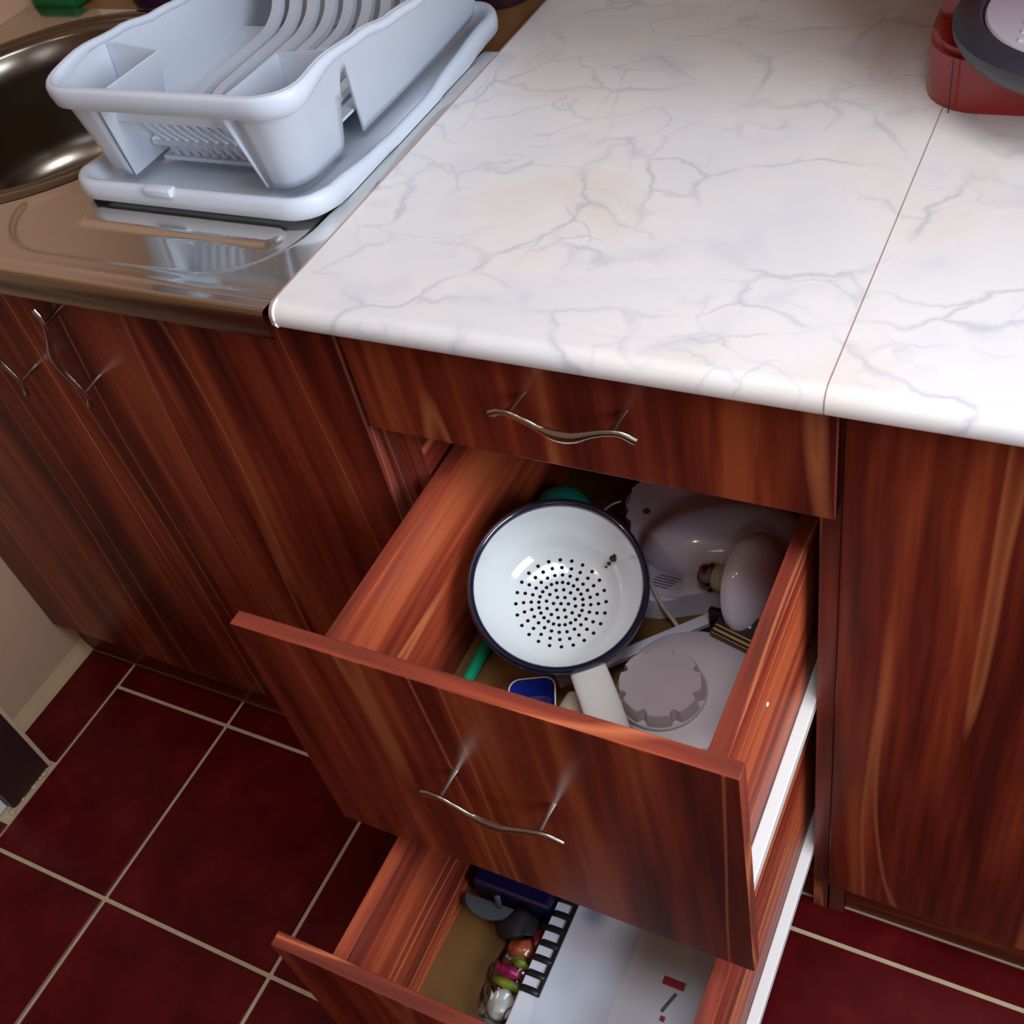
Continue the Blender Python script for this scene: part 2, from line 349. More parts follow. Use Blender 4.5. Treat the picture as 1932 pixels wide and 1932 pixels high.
# drawer unit
dc = root('drawer_cabinet', (.2, .25, 0), 'narrow three-drawer wood-look cabinet, middle and bottom drawers pulled open', 'cabinet')
attach(box('side_panel', (-.003, .013, .0136, .55, 0, .79), CARC, bevel=.0005, matfn=sidemat), dc)
attach(box('side_panel', (.384, .3998, .0136, .55, 0, .79), CARC, bevel=.0005, matfn=sidemat), dc)
attach(box('spacer_panel', (.013, .029, .022, .50, .105, .79), [WY, WZE], bevel=.0005, matfn=sidemat), dc)
attach(box('back_panel', (.013, .384, .53, .536, .06, .79), OCHRE, bevel=0), dc)
attach(box('plinth', (.013, .384, .0225, .038, 0, .075), WDARK, bevel=.0005), dc)
def smat(n): return 1 if abs(n.z) > .6 else 0
WYE = wood('plum_laminate_side_top_edge', 1, 1.75, 8.0, 26, .42, .1)
def drawer(y, zf0, zf1, zb, ztop, depth, hz, hx):
    """y = front face; the box hangs behind the front"""
    f = attach(front('drawer', .002, .398, zf0, zf1, y, None), dc)
    yb = y+T; kids = []
    kids.append(box('side_panel', (.0345, .0495, yb+.0002, yb+depth, zb, ztop), [WY, WYE], bevel=.0006, matfn=smat))
    kids.append(box('side_panel', (.357, .372, yb+.0002, yb+depth, zb, ztop), [WY, WYE], bevel=.0006, matfn=smat))
    kids.append(box('back_panel', (.0495, .357, yb+depth-.015, yb+depth, zb, ztop), [WX, WX], bevel=.0006))
    kids.append(box('bottom_panel', (.0348, .3717, yb+.0004, yb+depth-.001, zb-.003, zb-.0001), OCHRE, bevel=0))
    for x0, x1, xi in ((.3722, .3838, .366), (.0227, .0343, .040)):
        bm = bmesh.new()
        box_bm(bm, x0, x1, yb+.0005, yb+depth+.02, zb-.004, zb+.0085, bevel=.0012)
        lo, hi = min(xi, x0, x1-.001), max(xi, x1, x0+.001)
        box_bm(bm, min(xi, x0), max(xi, x1), yb+.0005, yb+depth+.02, zb-.0055, zb-.0035, bevel=.0004)
        kids.append(finish('slide_rail', bm, WHITE)); kids[-1]['label'] = 'white enamelled drawer slide'
    for k in kids: k.parent = f
    handle(f, (hx, y, hz)); return f
dA = drawer(0, .673, .7925, .69, .77, .46, .7425, .2045)
dB = drawer(-.2186, .3713, .6703, .410, .605, .46, .548, .2115)
dC = drawer(-.3477, .0895, .3683, .130, .317, .46, .25, .2115)
bm = bmesh.new(); bmesh.ops.create_icosphere(bm, subdivisions=2, radius=.0021, matrix=Matrix.Translation((.3722, -.085, .548)) @ Matrix.Diagonal((.5, 1, 1, 1)))
o = finish('screw_cap', bm, WHITE); o.parent = dB

# right-hand base unit
rc = root('base_cabinet', (.67, .25, 0), 'wood-look cabinet with one wide plain door at the right edge of the photo', 'cabinet')
attach(box('side_panel', (.4017, .4177, .0145, .55, 0, .79), CARC, bevel=.0005, matfn=sidemat), rc)
attach(box('side_panel', (.934, .950, .0145, .55, 0, .79), CARC, bevel=.0005, matfn=sidemat), rc)
attach(box('plinth', (.4177, .934, .0225, .038, 0, .086), WDARK, bevel=.0005), rc)
attach(box('bottom_panel', (.4177, .934, .0145, .55, .089, .105), CARC, bevel=.0005), rc)
attach(front('door', .4030, .949, .0895, .7925, 0, None, [wood('plum_laminate_right_door', 2, 1.0, 14.0, 19), WX, WZE]), rc)
wc = root('shading_cabinet', (.6, .42, 1.45), 'unseen wood-look wall cabinet added above the worktop to darken its back', 'cabinet')  # unseen cabinet, added to shade the back of the worktop
attach(box('body', (-.15, .94, .215, .583, 1.15, 2.1), CARC, bevel=.001), wc)
for k in range(2): attach(front('door', -.148+.546*k, .393+.545*k, 1.152, 2.098, .2005, None), wc)
tc_ = root('shading_cupboard', (1.2, .3, 0), 'unseen tall wood-look cupboard added to block window light from the worktop back', 'cupboard')  # unseen cupboard, added to keep window light off the rear worktop
attach(box('body', (.955, 1.49, .0140, .583, .0, 2.1), CARC, bevel=.001), tc_)
attach(front('door', .957, 1.488, .09, 2.098, 0, None), tc_)
# caulk line along the plinths
bm = bmesh.new()
for x0, x1 in ((.4185, .934), (.014, .3835)): box_bm(bm, x0, x1, .0203, .0224, -.001, .0015)
o = struct(finish('trim_1', bm, GROUT))
bm = bmesh.new(); box_bm(bm, -.77, -.019, .0203, .0224, -.001, .0012); struct(finish('trim_2', bm, plain('dark_grout', (.14, .07, .045), .8, var=.3)))  # darker grout along the left run

# ------------------------------------------------------------------ worktops
def worktop(name, x0, x1, label, origin):
    prof = [(.575, .7945), (.575, .814)]
    r = .0115
    for k in range(9):
        a = math.radians(90+90*k/8); prof.append((-.025+r+r*math.cos(a), .814-r+r*math.sin(a)))
    prof += [(-.025, .7975), (-.0235, .7950), (-.0205, .7945)]
    rt = root(name, origin, label, 'worktop')
    bm = bmesh.new(); a = [bm.verts.new((x0, y, z)) for y, z in prof]; b = [bm.verts.new((x1, y, z)) for y, z in prof]; n = len(prof)
    for i in range(n): f = bm.faces.new((a[i], a[(i+1) % n], b[(i+1) % n], b[i])); f.smooth = True
    for v in (a[::-1], b): f = bm.faces.new(v); f.material_index = 1
    o = attach(finish('slab', bm, [MARBLE, EDGE]), rt)
    o.data.set_sharp_from_angle(angle=math.radians(40))
    return rt, prof
wt1, prof = worktop('worktop', -.0345, .3949, 'pale marble-pattern worktop between the steel sink and the brown seam', (.18, .28, .8))
wt2, _ = worktop('worktop', .3957, .950, 'pale marble-pattern worktop right of the seam, under the red appliance', (.67, .28, .8))
def strip(x0, x1, rt, grow, mat, nm):
    bm = bmesh.new(); P2 = [(y + (-grow if y < 0 else 0), z+(grow if z > .8 else 0)) for y, z in prof]
    a = [bm.verts.new((x0, y, z)) for y, z in P2]; b = [bm.verts.new((x1, y, z)) for y, z in P2]; n = len(prof)
    for i in range(n): bm.faces.new((a[i], a[(i+1) % n], b[(i+1) % n], b[i]))
    bm.faces.new(a[::-1]); bm.faces.new(b); return attach(finish(nm, bm, mat), rt)
SEAM = plain('seam_filler', (.40, .22, .17), .5, var=.3, scale=40)
strip(.39495, .39565, wt1, .0002, SEAM, 'seam_strip')
strip(-.0362, -.0346, wt1, .0004, plain('pinkish_edge_band', (.45, .27, .22), .4, var=.2), 'edge_band')
bm = bmesh.new(); tube_bm(bm, [(-.0325, y, z) for y, z in prof[1:][::1] if y < .02][:11], .0012, 8)
o = attach(finish('edge_highlight', bm, plain('highlight_white', (.85, .85, .86), .3)), wt1)  # white bead draws the highlight along the worktop's left edge

# ------------------------------------------------------------------ sink
sk = root('sink', (-.4, .18, .8), 'stainless steel sink top with round bowl and ribbed drainboard, left of the worktop', 'sink')
X0, X1, Y0, Y1 = -.774, -.0368, -.0305, .474
BC = (-.54, .25); BR = .199
def sdrr(x, y, x0, x1, y0, y1, r):
    cx, cy = (x0+x1)/2, (y0+y1)/2; qx = abs(x-cx)-(x1-x0)/2+r; qy = abs(y-cy)-(y1-y0)/2+r
    return math.hypot(max(qx, 0), max(qy, 0))+min(max(qx, qy), 0)-r
def ss(a, b, v): t = min(1, max(0, (v-a)/(b-a))); return t*t*(3-2*t)
def sheet_h(x, y):
    z = .8135
    d = sdrr(x, y, -.395, -.060, .004, .372, .085)
    dn = math.hypot(x-BC[0], y-BC[1])
    z -= .0030*ss(.003, -.003, d)*ss(.226, .240, dn)
    for yc in (.066, .105, .144, .183, .222, .261, .30):
        q = sdrr(x, y, -.312, -.082, yc-.0145, yc+.0145, .0144)
        z += .0030*ss(.002, -.004, q)
    z += .0008*math.exp(-((y+.012)/.0025)**2)
    return z
bm = bmesh.new(); nx, ny = 300, 206; V = []
for j in range(ny+1):
    y = Y0+.004+(Y1-Y0-.004)*j/ny
    V.append([bm.verts.new((X0+(X1-X0)*i/nx, y, sheet_h(X0+(X1-X0)*i/nx, y))) for i in range(nx+1)])
for j in range(ny):
    for i in range(nx):
        xm = X0+(X1-X0)*(i+.5)/nx; ym = Y0+.004+(Y1-Y0-.004)*(j+.5)/ny
        if math.hypot(xm-BC[0], ym-BC[1]) < BR+.004: continue
        if ym > .393 and xm > -.30: continue
        bm.faces.new((V[j][i], V[j][i+1], V[j+1][i+1], V[j+1][i]))
prev = V[0]     # rolled front lip
for yy, zz in ((Y0+.0022, .8130), (Y0+.0006, .8115), (Y0, .8095), (Y0, .787), (Y0+.0012, .7858), (Y0+.004, .7855)):
    row = [bm.verts.new((X0+(X1-X0)*i/nx, yy, zz)) for i in range(nx+1)]
    for i in range(nx):
        f = bm.faces.new((row[i], row[i+1], prev[i+1], prev[i])); f.material_index = 1
    prev = row
attach(finish('drainboard', bm, [STEEL, steel('lip_reflection_steel', (.50, .40, .27), .24)], smooth=True), sk)  # golden room reflection put into the lip's steel colour
bm = bmesh.new()
pr = [(.222, .8138), (.219, .8156), (.214, .8160), (.209, .8150), (.206, .8128), (.2045, .8125), (.201, .8150), (.196, .8148), (.190, .808), (.186, .78), (.182, .70), (.172, .67), (.15, .657), (.10, .652), (.045, .648), (.043, .643), (0, .643)]
lathe_bm(bm, pr, 96, Matrix.Translation((BC[0], BC[1], 0)))
o = attach(finish('bowl', bm, steel('shaded_bowl_steel', (.20, .17, .14), .22), smooth=True), sk)  # bowl's dark reflections put into a darker steel colour
bm = bmesh.new(); lathe_bm(bm, [(.040, .6435), (.038, .6475), (.03, .6465), (.012, .645), (.010, .649), (0, .650)], 32, Matrix.Translation((BC[0], BC[1], 0)))
attach(finish('drain_strainer', bm, CHROME, smooth=True), sk)
# timber strip behind the sink top
bm = bmesh.new(); prism_bm(bm, [(-.298, .396), (-.0368, .396), (-.0368, .583), (-.772, .583), (-.772, .477), (-.298, .477)], .786, .806)
o = finish('timber_board', bm, plain('golden_timber', (.26, .12, .035), .45, var=.25, scale=18))
tag(o, 'golden brown timber board filling the gap behind the steel sink', 'board')
# green scourer and a dark jar on the board
bm = bmesh.new(); box_bm(bm, -.768, -.695, .480, .525, .8063, .830, bevel=.006, seg=3)
o = finish('sponge', bm, plain('green_sponge', (.0, .11, .02), .8, var=.3, scale=120, bump=.6), smooth=True); tag(o, 'green sponge behind the round sink bowl at the top left', 'sponge')
bm = bmesh.new(); lathe_bm(bm, [(0, .8063), (.034, .8063), (.036, .812), (.036, .86), (.030, .872), (.022, .875), (.022, .89), (0, .89)], 32, Matrix.Translation((-.585, .525, 0)))
o = finish('bottle', bm, plain('dark_purple_plastic', (.03, .01, .05), .3), smooth=True, angle=40); tag(o, 'dark purple bottle at the top edge behind the sink', 'bottle')
bm = bmesh.new(); lathe_bm(bm, [(0, .8063), (.040, .8063), (.042, .812), (.042, .85), (.036, .86), (0, .862)], 32, Matrix.Translation((-.105, .537, 0)))
o = finish('jar', bm, plain('dark_maroon_lid', (.03, .008, .012), .35), smooth=True, angle=40); tag(o, 'dark maroon jar at the top edge behind the dish rack', 'jar')

# ------------------------------------------------------------------ drip tray + dish rack
TRZ = [(.06, .8365), (.10, .835), (.13, .8318), (.18, .8265), (.225, .8235), (.286, .8232), (.336, .8300), (.40, .836), (.46, .838)]
tray = root('drip_tray', (-.19, .26, .815), 'pale blue plastic drip tray under the dish rack on the drainboard', 'tray')
def tray_out(off, r): return rrect(-.340+off, -.052-off, .081+off, .455-off, r, 7)
def dens(poly, step=.02):
    out = []
    for i, p in enumerate(poly):
        q = poly[(i+1) % len(poly)]; d = math.hypot(q[0]-p[0], q[1]-p[1]); k = max(1, int(d/step))
        out += [(p[0]+(q[0]-p[0])*t/k, p[1]+(q[1]-p[1])*t/k) for t in range(k)]
    return out
base_o = dens(tray_out(0, .036))
cx, cy = -.1875, .257
def inset(poly, d):
    out = []; n = len(poly)
    for i in range(n):
        a = Vector(poly[i-1]); b = Vector(poly[(i+1) % n]); t = (b-a).normalized(); nn = Vector((-t.y, t.x)); p = Vector(poly[i])+nn*d; out.append((p.x, p.y))
    return out
bm = bmesh.new(); rings = []
for d, dz, ab in ((.004, -.0205, None), (.0005, -.018, None), (-.0005, -.010, None), (0, -.004, None), (.002, -.001, None), (.005, 0, None), (.009, -.0012, None), (.0115, -.005, None), (.015, None, .8195), (.020, None, .8178)):
    P = inset(base_o, d); rings.append([bm.verts.new((x, y, (ab if ab else max(.8142, interp(TRZ, y0)+dz)))) for (x, y), (_, y0) in zip(P, base_o)])
n = len(base_o)
for r1, r2 in zip(rings, rings[1:]):
    for i in range(n): bm.faces.new((r1[i], r1[(i+1) % n], r2[(i+1) % n], r2[i]))
bm.faces.new(rings[-1]); 
attach(finish('tray_shell', bm, RACK, smooth=True, angle=60), tray)
for v in (0,):
    bm = bmesh.new()   # pouring lip on the front rim
    for x0, x1, z0 in ((-.236, -.204, .8355),): 
        box_bm(bm, x0, x1, .0775, .088, z0-.006, z0+.0022, bevel=.0022, seg=3)
    attach(finish('pouring_lip', bm, RACK, smooth=True), tray)
rack = root('dish_rack', (-.19, .26, .825), 'pale blue plastic dish rack with two front cutlery cups, on its drip tray', 'dish rack')
RTZ = [(.06, .932), (.09, .931), (.137, .935), (.19, .930), (.24, .9215), (.285, .917), (.36, .918), (.42, .924), (.48, .932)]
BTZ = [(.10, .8295), (.18, .8275), (.218, .8265), (.285, .8260), (.355, .8260), (.42, .828), (.47, .831)]
top_in = dens(rrect(-.304, -.042, .075, .462, .034, 7), .012)
def lerp_tab(tab, v):
    for (a, va), (b, vb) in zip(tab, tab[1:]):
        if v <= b or (b, vb) == tab[-1]: return va+(vb-va)*(v-a)/(b-a)
def q2(x, y):   # top outline -> bottom outline
    v_ = (y-.075)/(.387)
    return (lerp_tab([(-.304, -.312), (-.240, -.2735), (-.105, -.1205), (-.042, -.083)], x), .110+v_*(.345))
rows = 12; bm = bmesh.new(); R_ = []; nn = len(top_in)
for j in range(rows+1):
    t = j/rows; row = []
    for (x, y) in top_in:
        bx, by = q2(x, y); e = t**.9
        row.append(bm.verts.new((x+(bx-x)*e, y+(by-y)*e, interp(RTZ, y)*(1-t)+interp(BTZ, by)*t)))
    R_.append(row)
for j in range(rows):
    for i in range(nn):
        i2 = (i+1) % nn; xm = (top_in[i][0]+top_in[i2][0])/2; ym = (top_in[i][1]+top_in[i2][1])/2; t = (j+.5)/rows
        if ym < .084 and -.2405 < xm < -.1045 and t > .14: continue             # open front between the cups
        bm.faces.new((R_[j][i], R_[j][i2], R_[j+1][i2], R_[j+1][i]))
o = attach(finish('basket_wall', bm, RACK, smooth=True, angle=50), rack); md = o.modifiers.new('t', 'SOLIDIFY'); md.thickness = .002; md.offset = -1
bm = bmesh.new()      # tapering slots cut in both sides
sv = [[bm.verts.new((x, y, z)) for y, z in ((.168, .907), (.1765, .907), (.2190, .815), (.1815, .815))] for x in (-.4, .05)]
for i in range(4): bm.faces.new((sv[0][i], sv[0][(i+1) % 4], sv[1][(i+1) % 4], sv[1][i]))
bm.faces.new(sv[0][::-1]); bm.faces.new(sv[1]); cutter = finish('slot', bm, RACK)
mb = o.modifiers.new('s', 'BOOLEAN'); mb.operation = 'DIFFERENCE'; mb.solver = 'EXACT'; mb.object = cutter
bpy.context.view_layer.update(); mw = bpy.data.meshes.new_from_object(o.evaluated_get(bpy.context.evaluated_depsgraph_get())); o.modifiers.clear(); o.data = mw; bpy.data.objects.remove(cutter)
# rolled rim
rim_o = dens(rrect(-.3075, -.0385, .0715, .465, .037, 7), .012); bm = bmesh.new(); rings = []; n = len(rim_o)
for d, dz in ((.0026, -.019), (.0006, -.0175), (-.0012, -.010), (-.0012, -.003), (.0008, .0004), (.003, .0008), (.0055, -.0012), (.0062, -.008), (.004, -.019)):
    P = inset(rim_o, d)
    rings.append([bm.verts.new((x, y, interp(RTZ, y0)+dz*(1.0 if y0 < .09 else max(.45, 1-(y0-.09)*9)))) for (x, y), (_, y0) in zip(P, rim_o)])
rings.append(rings[0])
for r1, r2 in zip(rings, rings[1:]):
    for i in range(n): bm.faces.new((r1[i], r1[(i+1) % n], r2[(i+1) % n], r2[i]))
attach(finish('rim', bm, RACK, smooth=True, angle=70), rack)
# cutlery cups: inner walls, back and floor of the two front corner compartments
def quad_slab(bm, a, b, c, d, th):
    a, b, c, d = map(Vector, (a, b, c, d)); nrm = (b-a).cross(d-a).normalized()*th
    v = [bm.verts.new(p) for p in (a, b, c, d)]+[bm.verts.new(p+nrm) for p in (a, b, c, d)]
    for f in ((3, 2, 1, 0), (4, 5, 6, 7), (0, 1, 5, 4), (1, 2, 6, 5), (2, 3, 7, 6), (3, 0, 4, 7)): bm.faces.new([v[k] for k in f])
for (xt, xb, xo_t, xo_b, sgn) in ((-.241, -.2735, -.302, -.309, 1), (-.112, -.1205, -.045, -.087, -1)):
    bm = bmesh.new(); ft = .0755; fb = .1105; kt = .168; kb = .165
    quad_slab(bm, (xt, ft+.001, .922), (xt, kt, .920), (xb, kb, .8285), (xb, fb, .8285), .0018)             # inner wall
    quad_slab(bm, (xt, kt, .920), (xo_t, kt, .926), (xo_b, kb+.018*0, .8285), (xb, kb, .8285), .0018)        # back wall
    quad_slab(bm, (xb-sgn*.002, fb+.004, .829), (xo_b+sgn*.006, fb+.004, .829), (xo_b+sgn*.006, kb-.002, .829), (xb-sgn*.002, kb-.002, .829), .0018)                  # floor
    attach(finish('cutlery_cup', bm, RACK), rack)
# slats: fine curved slats at the front, taller plate ribs at the back
def slat_bm(P, w, h):
    bm = bmesh.new(); n = len(P); vs = []
    for i, (y, z) in enumerate(P):
        a = Vector(P[max(i-1, 0)]); b = Vector(P[min(i+1, n-1)]); t = (b-a).normalized(); nr = Vector((-t.y, t.x))
        vs.append([bm.verts.new((sx*w/2, y+nr.x*sz*h, z+nr.y*sz*h)) for sx, sz in ((-1, 0), (1, 0), (1, 1), (-1, 1))])
    for a, b in zip(vs, vs[1:]):
        for k in range(4): bm.faces.new((a[k], a[(k+1) % 4], b[(k+1) % 4], b[k]))
    bm.faces.new(vs[0][::-1]); bm.faces.new(vs[-1]); return bm
def sp2(P, n=6): return [(p.x, p.y) for p in spline([(a, b, 0) for a, b in P], n)]
sl = finish('slat', slat_bm(sp2([(.100, .893), (.105, .891), (.1116, .8857), (.123, .867), (.135, .851), (.139, .838), (.145, .8315), (.17, .8305), (.30, .8305), (.42, .8305)]), .0042, .003), RACK)
for k in range(12):
    x = -.2445+.0113*k
    o = sl if k == 0 else bpy.data.objects.new('slat', sl.data)
    if k: COL.objects.link(o)
    o.location = (x, 0, 0); attach(o, rack)
rb = finish('plate_rib', slat_bm(sp2([(.186, .852), (.200, .8600), (.24, .8615), (.29, .862), (.318, .864), (.338, .873), (.350, .887), (.362, .905), (.372, .925)], 6), .0115, .006), RACK)
for k in range(8):
    o = rb if k == 0 else bpy.data.objects.new('plate_rib', rb.data)
    if k: COL.objects.link(o)
    o.location = (-.2455+.0215*k, 0, 0); attach(o, rack)
bm = bmesh.new()
box_bm(bm, -.262, -.105, .134, .142, .846, .853, bevel=.001); box_bm(bm, -.262, -.105, .1395, .152, .8285, .8325, bevel=.001)
box_bm(bm, -.255, -.110, .099, .105, .889, .899, bevel=.001)
for y in (.20, .26, .32): box_bm(bm, -.308, -.09, y-.004, y+.004, .8485, .853)
attach(finish('cross_bars', bm, RACK), rack)
bm = bmesh.new(); box_bm(bm, -.3095, -.079, .170, .352, .8520, .8545); attach(finish('plate_shelf', bm, RACK), rack)
bm = bmesh.new(); box_bm(bm, -.134, -.128, .085, .092, .905, .913, bevel=.001); attach(finish('clip_tab', bm, RACK), rack)

# ------------------------------------------------------------------ red appliance
RED = plain('red_gloss_plastic', (.27, .013, .008), .28, coat=.3, var=.03, scale=30); DGR = plain('charcoal_plastic', (.030, .030, .040), .4, var=.1)
ra = root('coffee_machine', (.5, .45, .814), 'red countertop appliance with round charcoal tray, top right on the worktop', 'appliance')
bm = bmesh.new(); P = rrect(.376, .640, .316, .56, .046, 8); P2 = [(x+(.5-x)*.03, y+(.45-y)*.02) for x, y in P]
prism_bm(bm, P, .8145, .861); bmesh.ops.bevel(bm, geom=[e for e in bm.edges if all(v.co.z > .855 for v in e.verts)], offset=.005, segments=3, affect='EDGES')
attach(finish('base', bm, RED, smooth=True, angle=50), ra)
bm = bmesh.new(); P = rrect(.3762, .6395, .372, .5595, .022, 8); prism_bm(bm, P, .8560, 1.06, top=[(x+(.5-x)*.05, y+(.5-y)*.05) for x, y in P])
bmesh.ops.bevel(bm, geom=[e for e in bm.edges if all(v.co.z > 1.05 for v in e.verts)], offset=.02, segments=5, affect='EDGES')
attach(finish('upper_body', bm, RED, smooth=True, angle=50), ra)
bm = bmesh.new(); lathe_bm(bm, [(0, .8503), (.096, .8503), (.104, .856), (.110, .866), (.1105, .872), (.105, .8765), (.092, .8775), (.0895, .874), (.0888, .868), (0, .868)], 72, Matrix.Translation((.505, .343, .011)))
attach(finish('round_tray', bm, DGR, smooth=True, angle=35), ra)
bm = bmesh.new(); lathe_bm(bm, [(.0882, .8683), (.0884, .8745), (.087, .8758), (0, .8758)], 72, Matrix.Translation((.505, .343, .011)))
o = attach(finish('tray_insert', bm, plain('pale_lilac_grey_plastic', (.50, .46, .52), .35)), ra)
bm = bmesh.new()
for k in range(7): box_bm(bm, .447, .553, .285+.013*k, .290+.013*k, .8867, .8878, bevel=.0004)
attach(finish('insert_ridges', bm, plain('ivory_plastic', (.62, .57, .52), .4)), ra)
bm = bmesh.new(); box_bm(bm, .4005, .4013, .3150, .3160, .8146, .858)
attach(finish('seam_line', bm, BLACK), ra)

# ------------------------------------------------------------------ middle drawer contents
ZB = .4102
nrm = Vector((.23857, -.30998, .92174)).normalized(); e1 = Vector((1, 0, 0)); e1 = (e1-nrm*e1.dot(nrm)).normalized(); e2 = nrm.cross(e1)
Mc = Matrix(((e1.x, e2.x, nrm.x, 0), (e1.y, e2.y, nrm.y, 0), (e1.z, e2.z, nrm.z, 0), (0, 0, 0, 1))); CC = Vector((.1500, .0027, .510))
col = root('colander', CC, 'white enamel colander with navy rim tilted in the open middle drawer', 'colander')
bm = bmesh.new()
prof_c = [(.0795, 0), (.0785, -.004), (.076, -.020), (.0715, -.034), (.065, -.046), (.0575, -.0535), (.050, -.0575), (.040, -.0602), (.026, -.0618), (.012, -.0624), (0, -.0625)]
inner = []
for r, z in prof_c: inner.append((r, z))
outer = [(r+.0016 if r > .06 else r, z-.0004-(.0013 if r < .065 else .0006)) for r, z in prof_c]
lathe_bm(bm, outer[::-1]+inner, 72)
o = finish('bowl', bm, ENAM, smooth=True, angle=40); o.matrix_world = Mc
bm = bmesh.new(); rh = .0019
def hole(r, a):
    M = Matrix.Translation((r*math.cos(a), r*math.sin(a), -.0585)); bmesh.ops.create_cone(bm, cap_ends=True, segments=10, radius1=rh, radius2=rh, depth=.018, matrix=M)
hole(0, 0)
for rr, cn, ph in ((.0072, 6, .3), (.0142, 12, .15), (.0214, 24, 0), (.0287, 24, .02), (.0360, 24, .05), (.0434, 24, .09)):
    for k in range(cn): hole(rr, ph+2*math.pi*k/cn)
me = bpy.data.meshes.new('holes'); bmesh.ops.recalc_face_normals(bm, faces=bm.faces); bm.to_mesh(me); bm.free()
cut = bpy.data.objects.new('holes', me); COL.objects.link(cut); cut.matrix_world = Mc
md = o.modifiers.new('h', 'BOOLEAN'); md.operation = 'DIFFERENCE'; md.solver = 'EXACT'; md.object = cut
bpy.context.view_layer.update()
dg = bpy.context.evaluated_depsgraph_get(); me2 = bpy.data.meshes.new_from_object(o.evaluated_get(dg)); o.modifiers.clear(); o.data = me2
bpy.data.objects.remove(cut); o.data.name = 'colander_bowl'
o.matrix_world = Matrix.Identity(4); o.parent = col; o.matrix_parent_inverse = Matrix.Identity(4); o.matrix_basis = Mc
def cpart(nm, bm, mat, smooth=True):
    p = finish(nm, bm, mat, smooth=smooth, angle=50); p.parent = col; p.matrix_basis = Mc; return p
bm = bmesh.new(); lathe_bm(bm, [(.0775, -.0040), (.0768, .0014), (.0785, .0036), (.0815, .0038), (.0835, .0016), (.0838, -.0035), (.0825, -.0060), (.0795, -.0060), (.0775, -.0040)], 96)
p = cpart('rim', bm, NAVY); p['label'] = 'navy blue enamelled rim'
bm = bmesh.new()      # chipped enamel
ang = math.radians(57)
for dx, dy, r in ((0, 0, .0036), (.003, .002, .0026), (-.003, -.0035, .0022), (-.005, -.006, .0014)):
    rr, aa = .0640+dx*.6, ang+dy*10*.03
    zz = -.0462+dx*.9; bmesh.ops.create_icosphere(bm, subdivisions=2, radius=r, matrix=Matrix.Translation((rr*math.cos(aa)+dy*.4, rr*math.sin(aa)+dy, zz+.0012)) @ Matrix.Diagonal((1, 1, .45, 1)))
p = cpart('enamel_chip', bm, plain('bare_iron', (.05, .015, .01), .6)); p['label'] = 'dark brown chip in the white enamel'
bm = bmesh.new()
ph = spline([(.1960, -.0500, .4710), (.2085, -.0650, .4720), (.2255, -.0855, .4700), (.2430, -.1080, .4640), (.2560, -.1270, .4560)], 5)
tube_bm(bm, ph, [(.0165+.0022*i/len(ph), .0045+.004*i/len(ph)) for i in range(len(ph))], 20)
o = attach(finish('handle', bm, plain('ivory_enamel', (.68, .66, .62), .3, var=.02), smooth=True, angle=50), col)

# hand-held appliance lying at the back
mx = root('hand_mixer', (.24, .15, ZB), 'glossy grey-lilac appliance housing lying at the back of the middle drawer', 'appliance')
bm = bmesh.new()
Pm = [(.160, .078), (.205, .060), (.258, .082), (.300, .102), (.318, .13), (.316, .20), (.290, .25), (.22, .26), (.158, .232), (.134, .186), (.150, .158), (.160, .128), (.160, .100)]
Pm = [(p.x, p.y) for p in spline([(a, b, 0) for a, b in Pm]+[(Pm[0][0], Pm[0][1], 0)], 4)][:-1]
c0 = (.235, .155)
prism_bm(bm, Pm, ZB, ZB+.030, top=[(x+(c0[0]-x)*.03, y+(c0[1]-y)*.03) for x, y in Pm])
bmesh.ops.bevel(bm, geom=[e for e in bm.edges if all(v.co.z > ZB+.025 for v in e.verts)], offset=.005, segments=3, affect='EDGES')
attach(finish('housing', bm, LILAC, smooth=True, angle=50), mx)
bm = bmesh.new(); ax = Vector((.115, .050, 0)).normalized(); ay = Vector((-ax.y, ax.x, 0))
Me = Matrix(((ax.x, ay.x, 0, .258), (ax.y, ay.y, 0, .147), (0, 0, 1, ZB+.030), (0, 0, 0, 1)))
bmesh.ops.create_uvsphere(bm, u_segments=48, v_segments=24, radius=1, matrix=Me @ Matrix.Diagonal((.082, .043, .044, 1)))
attach(finish('motor_bulge', bm, LILAC, smooth=True), mx)
bm = bmesh.new(); lathe_bm(bm, [(.0, ZB+.0302), (.0026, ZB+.0302), (.0030, ZB+.0310), (.0036, ZB+.0310), (.0040, ZB+.0302)], 20, Matrix.Translation((.166, .1685, 0)))
attach(finish('screw_hole', bm, plain('shadow_grey_plastic', (.10, .09, .09), .6)), mx)
for k in range(5):
    bm = bmesh.new(); y = .092-.0035*k; box_bm(bm, .209-.002*k, .231-.002*k, y, y+.0012, ZB+.0298, ZB+.0304, bevel=.0002)
    o = attach(finish('vent_slot', bm, plain('slot_grey', (.16, .14, .16), .6) if k == 0 else slotm), mx); slotm = o.data.materials[0]
bm = bmesh.new(); box_bm(bm, .288, .312, .176, .212, ZB+.0302, ZB+.0310, bevel=.0003)
attach(finish('sticker', bm, plain('blue_print_sticker', (.10, .17, .32), .4, var=.8, scale=110)), mx)
bm = bmesh.new(); pc = spline([(.190, .100, ZB+.032), (.199, .086, ZB+.035), (.209, .073, ZB+.034), (.222, .062, ZB+.024), (.236, .055, ZB+.012), (.247, .046, ZB+.006), (.254, .034, ZB+.004), (.262, .022, ZB+.004)], 5)
tube_bm(bm, pc, [(.0038, .0038)]*6+[(.0021, .0021)]*(len(pc)-6), 10)
o = attach(finish('power_cord', bm, CREAM, smooth=True), mx); o['label'] = 'cream power cord'
